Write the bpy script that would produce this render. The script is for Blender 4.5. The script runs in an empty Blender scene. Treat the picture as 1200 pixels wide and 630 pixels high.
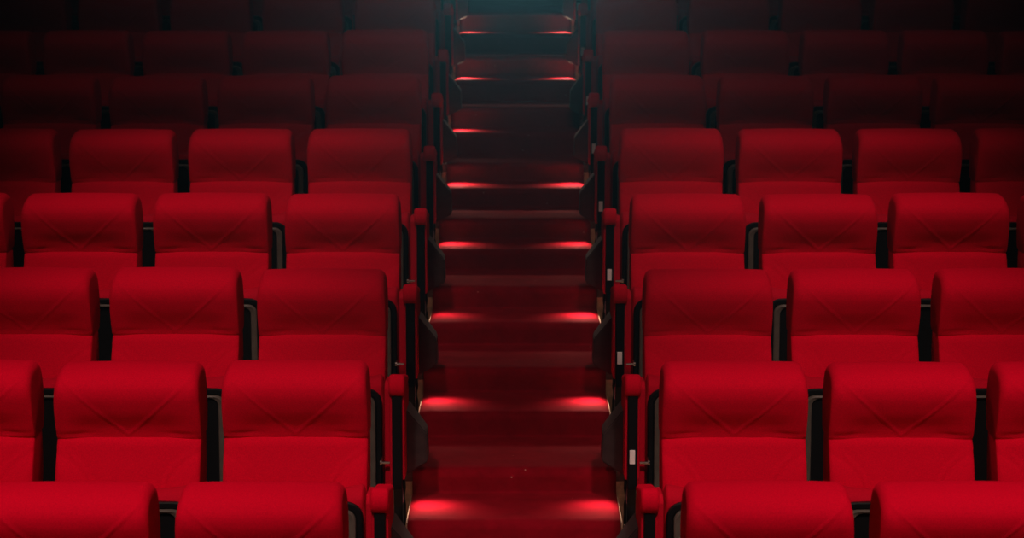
import bpy, bmesh, math, random
from mathutils import Vector, Matrix
random.seed(7)
S = bpy.context.scene
C = S.collection
PI = math.pi
S.view_settings.view_transform = 'Standard'
S.view_settings.look = 'None'
S.view_settings.gamma = 1.0
S.view_settings.use_curve_mapping = False
S.view_settings.exposure = 0.0

# ------------------------------------------------------------------ materials
def mat(name, col, rough=0.6, metal=0.0, spec=0.3, noise=None, bump=None, sheen=0.0, emis=None, sheen_tint=None):
    m = bpy.data.materials.new(name); m.use_nodes = True
    nt = m.node_tree; b = nt.nodes['Principled BSDF']
    b.inputs['Base Color'].default_value = (*col, 1)
    b.inputs['Roughness'].default_value = rough
    b.inputs['Metallic'].default_value = metal
    b.inputs['Specular IOR Level'].default_value = spec
    if sheen:
        b.inputs['Sheen Weight'].default_value = sheen
        b.inputs['Sheen Roughness'].default_value = 0.5
        if sheen_tint: b.inputs['Sheen Tint'].default_value = (*sheen_tint, 1)
    if emis:
        b.inputs['Emission Color'].default_value = (*emis[0], 1)
        b.inputs['Emission Strength'].default_value = emis[1]
    tc = nt.nodes.new('ShaderNodeTexCoord')
    if noise:      # (scale, amount)
        n = nt.nodes.new('ShaderNodeTexNoise'); n.inputs['Scale'].default_value = noise[0]
        n.inputs['Detail'].default_value = 6
        nt.links.new(tc.outputs['Object'], n.inputs['Vector'])
        mr = nt.nodes.new('ShaderNodeMapRange')
        mr.inputs['From Min'].default_value = 0.3; mr.inputs['From Max'].default_value = 0.7
        mr.inputs['To Min'].default_value = 1 - noise[1]; mr.inputs['To Max'].default_value = 1 + noise[1]
        nt.links.new(n.outputs['Fac'], mr.inputs['Value'])
        mx = nt.nodes.new('ShaderNodeVectorMath'); mx.operation = 'SCALE'
        mx.inputs[0].default_value = col
        nt.links.new(mr.outputs['Result'], mx.inputs['Scale'])
        nt.links.new(mx.outputs['Vector'], b.inputs['Base Color'])
    if bump:       # (scale, strength, distance)
        n = nt.nodes.new('ShaderNodeTexNoise'); n.inputs['Scale'].default_value = bump[0]
        n.inputs['Detail'].default_value = 4
        nt.links.new(tc.outputs['Object'], n.inputs['Vector'])
        bp = nt.nodes.new('ShaderNodeBump'); bp.inputs['Strength'].default_value = bump[1]
        bp.inputs['Distance'].default_value = bump[2]
        nt.links.new(n.outputs['Fac'], bp.inputs['Height'])
        nt.links.new(bp.outputs['Normal'], b.inputs['Normal'])
    return m

RED = (0.68, 0.0004, 0.021)
M_red = mat('red_fabric', RED, 0.85, spec=0.05, noise=(260, 0.12), bump=(900, 0.35, 0.002), sheen=0.12, sheen_tint=(1, 0.0, 0.05))
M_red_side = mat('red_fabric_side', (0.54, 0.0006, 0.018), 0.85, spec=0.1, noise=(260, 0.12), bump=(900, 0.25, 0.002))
M_black = mat('black_plastic', (0.004, 0.005, 0.006), 0.45, spec=0.3, bump=(400, 0.1, 0.001))
M_grey = mat('grey_moulded_plastic', (0.105, 0.09, 0.075), 0.28, spec=0.5, noise=(30, 0.15), bump=(300, 0.1, 0.001))
M_hood = mat('charcoal_metal', (0.045, 0.042, 0.042), 0.5, spec=0.4, noise=(40, 0.2))
M_post = mat('dark_painted_steel', (0.02, 0.019, 0.02), 0.35, metal=0.3, spec=0.5)
M_steel = mat('bright_steel', (0.75, 0.62, 0.55), 0.25, metal=1.0)
M_plate = mat('white_plastic', (0.95, 0.88, 0.86), 0.5)
M_conc = mat('beige_concrete', (0.72, 0.50, 0.35), 0.9, spec=0.1, noise=(22, 0.35), bump=(60, 0.4, 0.004))
M_trim = mat('grey_step_edge', (0.13, 0.11, 0.10), 0.45, metal=0.5, spec=0.4, noise=(50, 0.3))
M_wall = mat('dark_wall_paint', (0.02, 0.02, 0.022), 0.95, spec=0.05, noise=(6, 0.2))
M_lens = mat('step_lamp_lens', (1, 0.8, 0.6), 0.5, emis=((1, 0.72, 0.5), 2))

def carpet_mat():
    m = mat('red_stair_carpet', (0.26, 0.006, 0.016), 0.95, spec=0.05, bump=(700, 0.6, 0.003), sheen=0.08, sheen_tint=(1, 0.05, 0.05))
    nt = m.node_tree; b = nt.nodes['Principled BSDF']; tc = nt.nodes['Texture Coordinate']
    n = nt.nodes.new('ShaderNodeTexNoise'); n.inputs['Scale'].default_value = 9; n.inputs['Detail'].default_value = 8
    n.inputs['Roughness'].default_value = 0.75
    nt.links.new(tc.outputs['Object'], n.inputs['Vector'])
    r = nt.nodes.new('ShaderNodeValToRGB')
    r.color_ramp.elements[0].position = 0.3; r.color_ramp.elements[0].color = (0.17, 0.0012, 0.007, 1)
    r.color_ramp.elements[1].position = 0.7; r.color_ramp.elements[1].color = (0.29, 0.0025, 0.013, 1)
    nt.links.new(n.outputs['Fac'], r.inputs['Fac'])
    v = nt.nodes.new('ShaderNodeTexVoronoi'); v.inputs['Scale'].default_value = 11; v.inputs['Randomness'].default_value = 1
    nt.links.new(tc.outputs['Object'], v.inputs['Vector'])
    lt = nt.nodes.new('ShaderNodeMath'); lt.operation = 'LESS_THAN'; lt.inputs[1].default_value = 0.035
    nt.links.new(v.outputs['Distance'], lt.inputs[0])
    mx = nt.nodes.new('ShaderNodeMix'); mx.data_type = 'RGBA'
    nt.links.new(lt.outputs[0], mx.inputs['Factor'])
    nt.links.new(r.outputs['Color'], mx.inputs['A']); mx.inputs['B'].default_value = (0.55, 0.25, 0.2, 1)
    nt.links.new(mx.outputs['Result'], b.inputs['Base Color'])
    return m
M_carpet = carpet_mat()

# ------------------------------------------------------------------ mesh helpers
def link(name, bm, m, parent=None, smooth=False, loc=(0, 0, 0)):
    bmesh.ops.recalc_face_normals(bm, faces=bm.faces)
    me = bpy.data.meshes.new(name); bm.to_mesh(me); bm.free()
    me.materials.append(m)
    if smooth: me.shade_smooth()
    o = bpy.data.objects.new(name, me); C.objects.link(o); o.location = loc
    if parent: o.parent = parent
    return o

def box(bm, x0, x1, y0, y1, z0, z1, bev=0.0, seg=2):
    vs = [bm.verts.new((x, y, z)) for x in (x0, x1) for y in (y0, y1) for z in (z0, z1)]
    fs = [bm.faces.new([vs[i] for i in f]) for f in ((0,1,3,2),(4,6,7,5),(0,4,5,1),(2,3,7,6),(0,2,6,4),(1,5,7,3))]
    if bev:
        es = set(e for f in fs for e in f.edges)
        bmesh.ops.bevel(bm, geom=list(es), offset=bev, segments=seg, profile=0.5, affect='EDGES')

def prism_x(bm, pts, x0, x1, bev=0.0):      # polygon in (y,z) swept along x
    a = [bm.verts.new((x0, y, z)) for y, z in pts]; b = [bm.verts.new((x1, y, z)) for y, z in pts]
    n = len(pts); fs = [bm.faces.new(a), bm.faces.new(b[::-1])]
    for i in range(n): fs.append(bm.faces.new((a[i], b[i], b[(i+1) % n], a[(i+1) % n])))
    if bev:
        es = set(e for f in fs for e in f.edges)
        bmesh.ops.bevel(bm, geom=list(es), offset=bev, segments=2, profile=0.5, affect='EDGES')

def catmull(pts, n):
    L = len(pts); out = []
    seg = [math.dist(pts[i], pts[(i+1) % L]) for i in range(L)]
    tot = sum(seg)
    for k in range(n):
        d = tot * k / n; i = 0
        while d > seg[i]: d -= seg[i]; i += 1
        t = d / seg[i]
        p0, p1, p2, p3 = (pts[(i-1) % L], pts[i], pts[(i+1) % L], pts[(i+2) % L])
        out.append(tuple(0.5*((2*p1[c]) + (-p0[c]+p2[c])*t + (2*p0[c]-5*p1[c]+4*p2[c]-p3[c])*t*t + (-p0[c]+3*p1[c]-3*p2[c]+p3[c])*t**3) for c in (0, 1)))
    return out

def pillow(bm, pts, hw, r, n=64, nx=48, disp=None, taper=None, bow=0.0, soft=None):
    """closed (y,z) profile swept along x with soft ends; disp(x,y,z)->outward offset, taper(z)->half width scale"""
    P = catmull(pts, n)
    area = sum(P[i][0]*P[(i+1) % n][1]-P[(i+1) % n][0]*P[i][1] for i in range(n))
    s = 1 if area > 0 else -1
    N = []
    for i in range(n):
        tx = P[(i+1) % n][0]-P[i-1][0]; ty = P[(i+1) % n][1]-P[i-1][1]; l = math.hypot(tx, ty) or 1
        N.append((ty/l*s, -tx/l*s))          # outward
    xs = []
    ne = 8
    for k in range(ne): xs.append(-hw + r*(1-math.cos(PI/2*k/ne)))
    for k in range(nx+1): xs.append(-(hw-r) + 2*(hw-r)*k/nx)
    for k in range(ne-1, -1, -1): xs.append(hw - r*(1-math.cos(PI/2*k/ne)))
    rings = []
    for x in xs:
        t = max(0, (abs(x)-(hw-r))/r); off = r*(1-math.sqrt(max(0, 1-t*t)))
        ring = []
        for (y, z), (ny, nz) in zip(P, N):
            d = disp(x, y, z, ny) if disp else 0
            d -= off*(soft(z) if soft else 1) + bow*(x/hw)**2
            w = taper(z) if taper else 1
            ring.append(bm.verts.new((x*w, y+ny*d, z+nz*d)))
        rings.append(ring)
    for a, b in zip(rings, rings[1:]):
        for i in range(n): bm.faces.new((a[i], a[(i+1) % n], b[(i+1) % n], b[i]))
    for ring in (rings[0], rings[-1]):
        cy = sum(v.co.y for v in ring)/n; cz = sum(v.co.z for v in ring)/n
        c = bm.verts.new((ring[0].co.x, cy, cz))
        for i in range(n): bm.faces.new((ring[i], ring[(i+1) % n], c))

def tube(bm, pts, r, seg=10):
    rings = []
    pts = [Vector(p) for p in pts]
    for i, p in enumerate(pts):
        d = (pts[min(i+1, len(pts)-1)] - pts[max(i-1, 0)]).normalized()
        a = d.cross(Vector((0, 0, 1)));
        if a.length < 1e-3: a = d.cross(Vector((0, 1, 0)))
        a.normalize(); b = d.cross(a)
        rings.append([bm.verts.new(p + r*(math.cos(2*PI*k/seg)*a + math.sin(2*PI*k/seg)*b)) for k in range(seg)])
    for q, w in zip(rings, rings[1:]):
        for k in range(seg): bm.faces.new((q[k], q[(k+1) % seg], w[(k+1) % seg], w[k]))
    bm.faces.new(rings[0]); bm.faces.new(rings[-1][::-1])

def seg_dist(px, pz, a, b):
    ax, az = a; bx, bz = b; dx, dz = bx-ax, bz-az
    t = max(0, min(1, ((px-ax)*dx+(pz-az)*dz)/(dx*dx+dz*dz)))
    return math.hypot(px-ax-t*dx, pz-az-t*dz)

# ------------------------------------------------------------------ row layout (y = distance, z = height of headrest top; the eye is the origin)
HY = {0: 5.05, 1: 6.034, 2: 7.018, 3: 8.012, 4: 8.998, 5: 9.987, 6: 10.984, 7: 11.973, 8: 12.96, 9: 13.95, 10: 14.94, 11: 15.93}
HZ = {0: -1.644, 1: -1.472, 2: -1.295, 3: -1.116, 4: -.929, 5: -.724, 6: -.519, 7: -.309, 8: -.105, 9: .15, 10: .42, 11: .69}
SEATH = 0.96
PZ = {r: HZ[r]-SEATH for r in HZ}
EDGE = {r: HY[r]-1.13 for r in HY}
AX = -0.008              # aisle centre
FL0 = PZ[0]-0.17

# ------------------------------------------------------------------ seat meshes (local: origin on floor, facing -y, headrest top at y=0)
HW = 0.2435
def smooth01(t): t = max(0, min(1, t)); return t*t*(3-2*t)
def head_disp(x, y, z, ny):
    if ny > -0.15: return 0
    d = seg_dist(abs(x), z, (0.215, 0.925), (0.0, 0.722))
    ridge = 0.0028*math.exp(-(d/0.005)**2) - 0.0012*math.exp(-(d/0.022)**2)
    scoop = -0.012*smooth01((0.225-abs(x))/0.11)*math.exp(-((z-0.745)/0.045)**2)
    crease = -0.004*math.exp(-((abs(x)-0.17)/0.05)**2 - ((z-0.728)/0.006)**2)
    return ridge + scoop + crease
head_pts = [(-.134,.706),(-.150,.730),(-.165,.770),(-.182,.818),(-.194,.866),(-.186,.906),(-.150,.939),(-.090,.957),(-.035,.960),
            (.012,.948),(.036,.915),(.040,.85),(.028,.77),(.012,.715),(-.03,.704),(-.09,.702)]
bm = bmesh.new()
pillow(bm, head_pts, HW, 0.031, n=128, nx=96, disp=head_disp, taper=lambda z: 1.0 - 0.022*max(0, (z-0.80)/0.16)**2, bow=0.004,
       soft=lambda z: 0.30+0.70*smooth01((z-0.78)/0.12))
proto_head = link('headrest', bm, M_red, smooth=True)

def back_disp(x, y, z, ny):
    if ny > -0.15 or z < .45: return 0
    ax = abs(x)
    c = 0.122 + 0.121*(max(0, z-0.555)/0.135)**2
    d = abs(ax-c)/math.sqrt(1+(1.79*max(0, z-0.555)/0.135)**2)
    r = 0.0046*math.exp(-(d/0.005)**2) - 0.0022*math.exp(-(d/0.02)**2)
    return r + 0.008*smooth01((ax-c)/0.1)
back_pts = [(-.205,.27),(-.222,.36),(-.208,.48),(-.186,.58),(-.162,.66),(-.146,.705),(-.110,.735),(-.05,.745),(-.008,.72),(-.005,.60),(-.03,.48),(-.06,.36),(-.09,.26),(-.14,.245),(-.18,.25)]
bm = bmesh.new()
pillow(bm, back_pts, HW-0.001, 0.028, n=110, nx=90, disp=back_disp, bow=0.003, soft=lambda z: 0.45)
proto_back = link('backrest', bm, M_red, smooth=True)

bm = bmesh.new()
shell = [(-.012,.235),(.012,.40),(.045,.60),(.058,.80),(.050,.86),(.040,.885),(.030,.87),(.034,.80),(.002,.60),(-.022,.42),(-.075,.25)]
prism_x(bm, shell, -HW+.026, HW-.026, 0.004)
proto_shell = link('back_shell', bm, M_black, smooth=False)

# tipped-up seat: red cushion behind, moulded pan facing forward
cush_pts = [(-.322,.16),(-.335,.30),(-.342,.42),(-.338,.520),(-.318,.560),(-.285,.572),(-.245,.560),(-.222,.51),(-.232,.40),(-.250,.28),(-.272,.15),(-.30,.135)]
bm = bmesh.new()
pillow(bm, cush_pts, 0.248, 0.022, n=56, nx=24, disp=lambda x, y, z, ny: .022*(abs(x)/.248)**3 * max(0, min(1, (.247-abs(x))/.01)) if z > .53 else 0)
proto_cushion = link('seat_cushion', bm, M_red_side, smooth=True)

def rrect(hw, z0, z1, rt, rb, seg=8):
    pts = []
    for cx, cz, a0, r in ((hw-rb, z0+rb, -PI/2, rb), (hw-rt, z1-rt, 0, rt), (-hw+rt, z1-rt, PI/2, rt), (-hw+rb, z0+rb, PI, rb)):
        for k in range(seg+1):
            a = a0 + PI/2*k/seg
            pts.append((cx+r*math.cos(a), cz+r*math.sin(a)))
    return pts
def ring_y(bm, pts, y): return [bm.verts.new((x, y, z)) for x, z in pts]
def bridge(bm, a, b):
    n = len(a)
    for i in range(n): bm.faces.new((a[i], a[(i+1) % n], b[(i+1) % n], b[i]))
# pan: black rim with rounded corners and a recessed centre
bm = bmesh.new()
o0 = ring_y(bm, rrect(.240, .120, .548, .055, .03), -.322)
o1 = ring_y(bm, rrect(.240, .120, .548, .055, .03), -.352)
o2 = ring_y(bm, rrect(.236, .124, .544, .052, .028), -.357)
o3 = ring_y(bm, rrect(.222, .138, .530, .042, .02), -.357)
o4 = ring_y(bm, rrect(.218, .142, .526, .040, .02), -.352)
bridge(bm, o0, o1); bridge(bm, o1, o2); bridge(bm, o2, o3); bridge(bm, o3, o4); bm.faces.new(o4); bm.faces.new(o0[::-1])
proto_pan = link('seat_pan', bm, M_black)
bm = bmesh.new()
i0 = ring_y(bm, rrect(.217, .143, .525, .040, .02), -.3525)
i1 = ring_y(bm, rrect(.215, .145, .523, .039, .02), -.362)
i2 = ring_y(bm, rrect(.210, .150, .518, .036, .02), -.364)
i3 = ring_y(bm, rrect(.192, .178, .5135, .032, .015), -.360)
i4 = ring_y(bm, rrect(.189, .182, .510, .029, .012), -.3525)
for a, b in ((i0, i1), (i1, i2), (i2, i3), (i3, i4), (i4, i0)): bridge(bm, a, b)
proto_rim = link('pan_frame', bm, M_grey)

# arm: pad, red side, black front strip, leg
def pad_mesh():
    bm = bmesh.new()
    pts = [(-.515,.555),(-.528,.585),(-.520,.618),(-.495,.630),(-.42,.616),(-.33,.598),(-.25,.584),(-.236,.572),(-.25,.556),(-.33,.556),(-.42,.556),(-.48,.550)]
    pillow(bm, pts, 0.0295, 0.013, n=48, nx=6)
    return bm
def side_mesh(inner=-.028):
    bm = bmesh.new()
    prism_x(bm, [(-.497,.235),(-.500,.57),(-.46,.585),(-.25,.560),(-.215,.52),(-.235,.30),(-.27,.235)], inner, .028, 0.006)
    return bm
def side_aisle_mesh():
    bm = side_mesh()
    prism_x(bm, [(-.405,.19),(-.410,.56),(-.385,.585),(-.25,.575),(-.215,.52),(-.235,.30),(-.27,.19)], -.052, -.020, 0.006)
    return bm
def strip_mesh():
    bm = bmesh.new()
    box(bm, -.0185, .0185, -.512, -.494, .20, .562, 0.005)
    return bm
def leg_mesh():
    bm = bmesh.new()
    prism_x(bm, [(-.485,.24),(-.27,.24),(-.30,.10),(-.285,.015),(-.285,0.0),(-.50,0.0),(-.50,.015),(-.455,.03),(-.445,.12)], -.016, .016, 0.003)
    return bm
proto_pad = link('armrest', pad_mesh(), M_red, smooth=True)
proto_side = link('side_panel', side_mesh(), M_red_side)
proto_side_aisle = link('side_panel', side_aisle_mesh(), M_red_side)
proto_strip = link('front_strip', strip_mesh(), M_black)
proto_leg = link('leg', leg_mesh(), M_post)
bm = bmesh.new()
tube(bm, [(0, -.430, .285), (.042, -.430, .285)], .0055, 10)
tube(bm, [(.0, -.430, .285), (.006, -.430, .285)], .009, 12)
tube(bm, [(.003, -.430, .285), (.003, -.35, .285)], .0045, 8)
proto_pin = link('hinge_pin', bm, M_steel, smooth=False)
# step light hood on the aisle side (built for +x outward)
bm = bmesh.new()
def frust(bm, A, B):
    a = [bm.verts.new(p) for p in A]; b = [bm.verts.new(p) for p in B]; n = len(a)
    bm.faces.new(a); bm.faces.new(b[::-1])
    for i in range(n): bm.faces.new((a[i], b[i], b[(i+1) % n], a[(i+1) % n]))
frust(bm, [(.026, -.385, .478), (.026, -.165, .470), (.026, -.165, .225), (.026, -.37, .225)],
          [(.100, -.33, .375), (.100, -.19, .375), (.104, -.19, .262), (.104, -.32, .262)])
bmesh.ops.bevel(bm, geom=list(bm.edges), offset=0.005, segments=2, affect='EDGES')
proto_hood = link('step_light', bm, M_hood)
bm = bmesh.new()
frust(bm, [(.045, -.30, .2325), (.085, -.30, .2515), (.085, -.22, .2515), (.045, -.22, .2325)],
          [(.045, -.30, .2335), (.085, -.30, .2525), (.085, -.22, .2525), (.045, -.22, .2335)])
proto_lens = link('lens', bm, M_lens)
bm = bmesh.new()
tube(bm, [(.020, -.46, .25), (.024, -.475, .20), (.024, -.48, .14), (.024, -.47, .08), (.022, -.44, .03), (.022, -.41, .014)], .006, 8)
proto_cable = link('cable', bm, M_black, smooth=True)
bm = bmesh.new()
box(bm, -.026, .0285, -.51, -.27, .0, .010, 0.002); box(bm, .017, .027, -.480, -.455, .01, .060, .002); box(bm, .017, .026, -.42, -.40, .01, .035, .002)
proto_foot = link('foot_plate', bm, M_steel)
bm = bmesh.new()
box(bm, -.011, .009, -.5165, -.511, .300, .352, 0.001)
proto_num = link('number_plate', bm, M_plate)

protos = [proto_head, proto_back, proto_shell, proto_cushion, proto_pan, proto_rim, proto_pad, proto_side, proto_strip,
          proto_leg, proto_pin, proto_hood, proto_lens, proto_cable, proto_foot, proto_num, proto_side_aisle]
def put(proto, parent, x=0, flip=False):
    o = proto.copy(); C.objects.link(o); o.parent = parent; o.location = (x, 0, 0)
    if flip: o.scale = (-1, 1, 1)
    return o
ordn = {1: 'front row', 2: 'second row from the front', 3: 'third row from the front', 4: 'fourth row from the front',
        5: 'fifth row from the front', 6: 'sixth row from the front', 7: 'seventh row from the front', 8: 'eighth row from the front',
        9: 'ninth row from the front', 10: 'tenth row from the front'}
pos = ['at the aisle', 'second from aisle', 'third from aisle', 'fourth from aisle', 'fifth from aisle', 'sixth from aisle', 'seventh from aisle']
LEFT0, RIGHT0, PITCH = -.742, .731, .561
count = {1: (3, 3), 2: (3, 3), 3: (4, 4), 4: (4, 4), 5: (5, 5), 6: (5, 5), 7: (5, 5), 8: (6, 6), 9: (6, 6), 10: (2, 2)}
for r in range(1, 11):
    for side in (-1, 1):
        for k in range(count[r][0 if side < 0 else 1]):
            cx = (LEFT0 - k*PITCH) if side < 0 else (RIGHT0 + k*PITCH)
            t = bpy.data.objects.new('theatre_seat', None); C.objects.link(t)
            t.empty_display_size = 0.2
            t.location = (cx, HY[r], PZ[r])
            t.rotation_euler = (0, 0, random.uniform(-.002, .002))
            tone = 'bright red' if r <= 4 else ('dim red' if r <= 6 else 'shadowed red')
            t['label'] = f"{tone} tip-up seat {'left' if side < 0 else 'right'} of aisle, {ordn[r]}, {pos[k]}"
            t['category'] = 'seat'
            t['group'] = 'red tip-up theatre seats in rows'
            hd = put(proto_head, t); hd.location.z = random.uniform(-.004, .004)
            put(proto_back, t); put(proto_shell, t); put(proto_cushion, t)
            pan = put(proto_pan, t); rim = proto_rim.copy(); C.objects.link(rim); rim.parent = pan
            rim['label'] = 'grey moulded inner frame'
            # shared arm on the side away from the aisle
            ax = side*PITCH/2
            for p in (proto_pad, proto_side, proto_strip, proto_leg): put(p, t, ax)
            if k == 0:
                ax = -side*.305; out = -side
                for p in (proto_pad, proto_strip, proto_leg): put(p, t, ax)
                put(proto_side_aisle, t, ax, flip=(out < 0))
                put(proto_pin, t, ax - out*0.068, flip=(out < 0))
                h = put(proto_hood, t, ax, flip=(out < 0)); h['label'] = 'charcoal hooded step light'
                if not (r == 8 and side > 0):
                    ln = proto_lens.copy(); C.objects.link(ln); ln.parent = h
                put(proto_cable, t, ax, flip=(out < 0)); put(proto_foot, t, ax, flip=(out < 0))
                if side > 0:
                    n = put(proto_num, t, ax); n['label'] = 'small white plate'
for p in protos: bpy.data.objects.remove(p)

# ------------------------------------------------------------------ floor platforms and aisle steps
def structure(o): o['kind'] = 'structure'; return o
XL, XR = -6.2, 6.2
bm = bmesh.new()
prof = [(-4.0, FL0)]
z = FL0
for r in range(0, 12):
    prof += [(EDGE[r], z), (EDGE[r], PZ[r])]; z = PZ[r]
prof += [(18.2, z)]
a = [bm.verts.new((XL, y, zz)) for y, zz in prof]; b = [bm.verts.new((XR, y, zz)) for y, zz in prof]
ab = [bm.verts.new((XL, prof[0][0], FL0-.3))]; bb = [bm.verts.new((XR, prof[0][0], FL0-.3))]
ab.append(bm.verts.new((XL, 18.2, FL0-.3))); bb.append(bm.verts.new((XR, 18.2, FL0-.3)))
LA = a + [ab[1], ab[0]]; LB = b + [bb[1], bb[0]]
n = len(LA)
bm.faces.new(LA); bm.faces.new(LB[::-1])
for i in range(n): bm.faces.new((LA[i], LB[i], LB[(i+1) % n], LA[(i+1) % n]))
structure(link('floor', bm, M_conc))
# half-height step blocks in the aisle
bm = bmesh.new()
SHORT = .42
for r in range(0, 12):
    zl = PZ[r-1] if r else FL0
    zm = (zl+PZ[r])/2
    box(bm, AX-.398, AX+.398, EDGE[r]-SHORT, EDGE[r]+.01, zl-.02, zm, 0.006)
structure(link('floor_aisle_steps', bm, M_conc)).name = 'trim_1'
bm = bmesh.new()
for r in range(0, 12):
    zl = PZ[r-1] if r else FL0
    zm = (zl+PZ[r])/2
    for s in (-1, 1):
        box(bm, AX+s*.405-.022, AX+s*.405+.022, EDGE[r]-.004, EDGE[r]+.03, PZ[r]-.042, PZ[r]+.003, 0.002)
structure(link('trim_2', bm, M_trim))

# carpet runner over the steps
WC = .391
path = [(2.5, FL0)]
for r in range(0, 12):
    zl = PZ[r-1] if r else FL0
    zm = (zl+PZ[r])/2
    path += [(EDGE[r]-SHORT-.012, zl), (EDGE[r]-SHORT-.012, zm), (EDGE[r]-.012, zm), (EDGE[r]-.012, PZ[r])]
path += [(18.0, PZ[11])]
def round_path(path, rad_out=.020, rad_in=.010, n=5):
    out = [path[0]]
    for i in range(1, len(path)-1):
        p = Vector(path[i]); a = (Vector(path[i-1])-p).normalized(); b = (Vector(path[i+1])-p).normalized()
        outer = (a.y < -0.5)       # coming up a riser: nosing
        rad = .027 if outer else .022
        c = p + (a+b)*rad
        for k in range(n+1):
            t = k/n*PI/2
            out.append(tuple(c - b*rad*math.cos(t) - a*rad*math.sin(t)))
    out.append(path[-1])
    return out
rp = round_path(path)
# split long runs for a soft, slightly wavy pile
fine = [rp[0]]
for q in rp[1:]:
    p = fine[-1]; L = math.dist(p, q); k = max(1, int(L/.05))
    for i in range(1, k+1): fine.append((p[0]+(q[0]-p[0])*i/k, p[1]+(q[1]-p[1])*i/k))
bm = bmesh.new()
NX = 24; rows_t = []; rows_b = []
TH = .012
from mathutils import noise as mnoise
for i, (y, zz) in enumerate(fine):
    p0 = fine[max(i-1, 0)]; p1 = fine[min(i+1, len(fine)-1)]
    ty, tz = p1[0]-p0[0], p1[1]-p0[1]; l = math.hypot(ty, tz) or 1
    ny, nz = -tz/l, ty/l
    wj = WC + .005*mnoise.noise(Vector((y*3, zz*3, 1.3)))
    rt = []; rb = []
    for k in range(NX+1):
        u = -1+2*k/NX
        x = AX+u*wj
        w = .0015*mnoise.noise(Vector((x*5, y*4, zz*4)))
        h = TH + w if abs(u) < .999 else TH*.5
        rt.append(bm.verts.new((x, y+ny*h, zz+nz*h))); rb.append(bm.verts.new((x, y+ny*.0008, zz+nz*.0008)))
    rows_t.append(rt); rows_b.append(rb)
for i in range(len(fine)-1):
    for k in range(NX):
        bm.faces.new((rows_t[i][k], rows_t[i][k+1], rows_t[i+1][k+1], rows_t[i+1][k]))
        bm.faces.new((rows_b[i][k], rows_b[i+1][k], rows_b[i+1][k+1], rows_b[i][k+1]))
    bm.faces.new((rows_t[i][0], rows_t[i+1][0], rows_b[i+1][0], rows_b[i][0]))
    bm.faces.new((rows_t[i][NX], rows_b[i][NX], rows_b[i+1][NX], rows_t[i+1][NX]))
bm.faces.new(rows_t[0][::-1]+rows_b[0]); bm.faces.new(rows_t[-1]+rows_b[-1][::-1])
cp = link('stair_carpet', bm, M_carpet, smooth=True)
cp['label'] = 'dark red carpet runner climbing the stepped aisle between the two seat blocks'
cp['category'] = 'carpet'

# room shell (outside the frame)
def wall(name, *b):
    bm = bmesh.new(); box(bm, *b); return structure(link(name, bm, M_wall))
wall('wall_left', XL-.2, XL, -4.2, 18.4, FL0-.3, 5.2)
wall('wall_right', XR, XR+.2, -4.2, 18.4, FL0-.3, 5.2)
wall('wall_back', XL-.2, XR+.2, 18.2, 18.4, FL0-.3, 5.2)
wall('wall_front', XL-.2, XR+.2, -4.2, -4.0, FL0-.3, 5.2)
wall('ceiling', XL-.2, XR+.2, -4.2, 18.4, 5.2, 5.4)

# ------------------------------------------------------------------ light
def spot(name, loc, tgt, power, angle, blend, col, size=.15):
    l = bpy.data.lights.new(name, 'SPOT'); l.energy = power; l.spot_size = math.radians(angle); l.spot_blend = blend
    l.color = col; l.shadow_soft_size = size
    o = bpy.data.objects.new(name, l); C.objects.link(o); o.location = loc
    o.rotation_euler = (Vector(tgt)-Vector(loc)).to_track_quat('-Z', 'Y').to_euler()
    return o
WARM = (1.0, .70, .60)
for s in (-1, 1):
    spot('seat_spot', (s*1.5, 2.7, 3.9), (s*1.30, 6.3, -1.5), 1180, 34, 1.0, WARM, .25)
    spot('seat_spot', (s*1.5, 5.1, 4.5), (s*1.3, 8.85, -1.0), 800, 24, 1.0, WARM, .35)
    spot('seat_spot', (s*.9, 7.2, 4.6), (s*.9, 11.0, -.5), 60, 46, 1.0, WARM, .25)  # extra fill pair, added to lift the far rows; no such ceiling lamp known
# step lights, some weaker than others and one dead
LAMP = {1: (1, 1), 2: (1, 1), 3: (.8, .6), 4: (.65, .9), 5: (.35, .9), 6: (.8, .8), 7: (1.3, 1.3), 8: (.8, 0), 9: (1.6, 1.6), 10: (1.2, 1.6)}
for r in range(1, 11):
    hz = PZ[r]
    for q, s in enumerate((-1, 1)):
        if LAMP[r][q]:
            spot('step_lamp', (AX+s*.335, HY[r]-.34, hz+.217), (AX+s*.31, HY[r]-.40, hz+.08), 6.0*LAMP[r][q], 128, 1.0, (1, .70, .55), .02)
# the projector beam coming towards the eye out of the booth at the back
spot('projector_beam', (0, 17.6, .55), (0, 2, .75), 210, 16, 1.0, (.42, .88, 1.0), .08)

w = bpy.data.worlds.new('World'); S.world = w; w.use_nodes = True
w.node_tree.nodes['Background'].inputs[0].default_value = (.02, .02, .03, 1)
w.node_tree.nodes['Background'].inputs[1].default_value = 0.0
v_ = w.node_tree.nodes.new('ShaderNodeVolumeScatter')
v_.inputs['Color'].default_value = (.8, .95, 1, 1); v_.inputs['Density'].default_value = 0.007; v_.inputs['Anisotropy'].default_value = 0.88
w.node_tree.links.new(v_.outputs[0], w.node_tree.nodes['World Output'].inputs['Volume'])

# ------------------------------------------------------------------ camera
cam = bpy.data.cameras.new('camera'); co = bpy.data.objects.new('camera', cam); C.objects.link(co)
cam.sensor_width = 36; cam.lens = 2450/1200*36; cam.clip_end = 60; cam.clip_start = .05
co.location = (0, 0, 0)
co.rotation_euler = (PI/2-math.radians(8.0), 0, math.atan(5.3/2450))
cam.dof.use_dof = True; cam.dof.focus_distance = 7.8; cam.dof.aperture_fstop = 4.5
S.camera = co
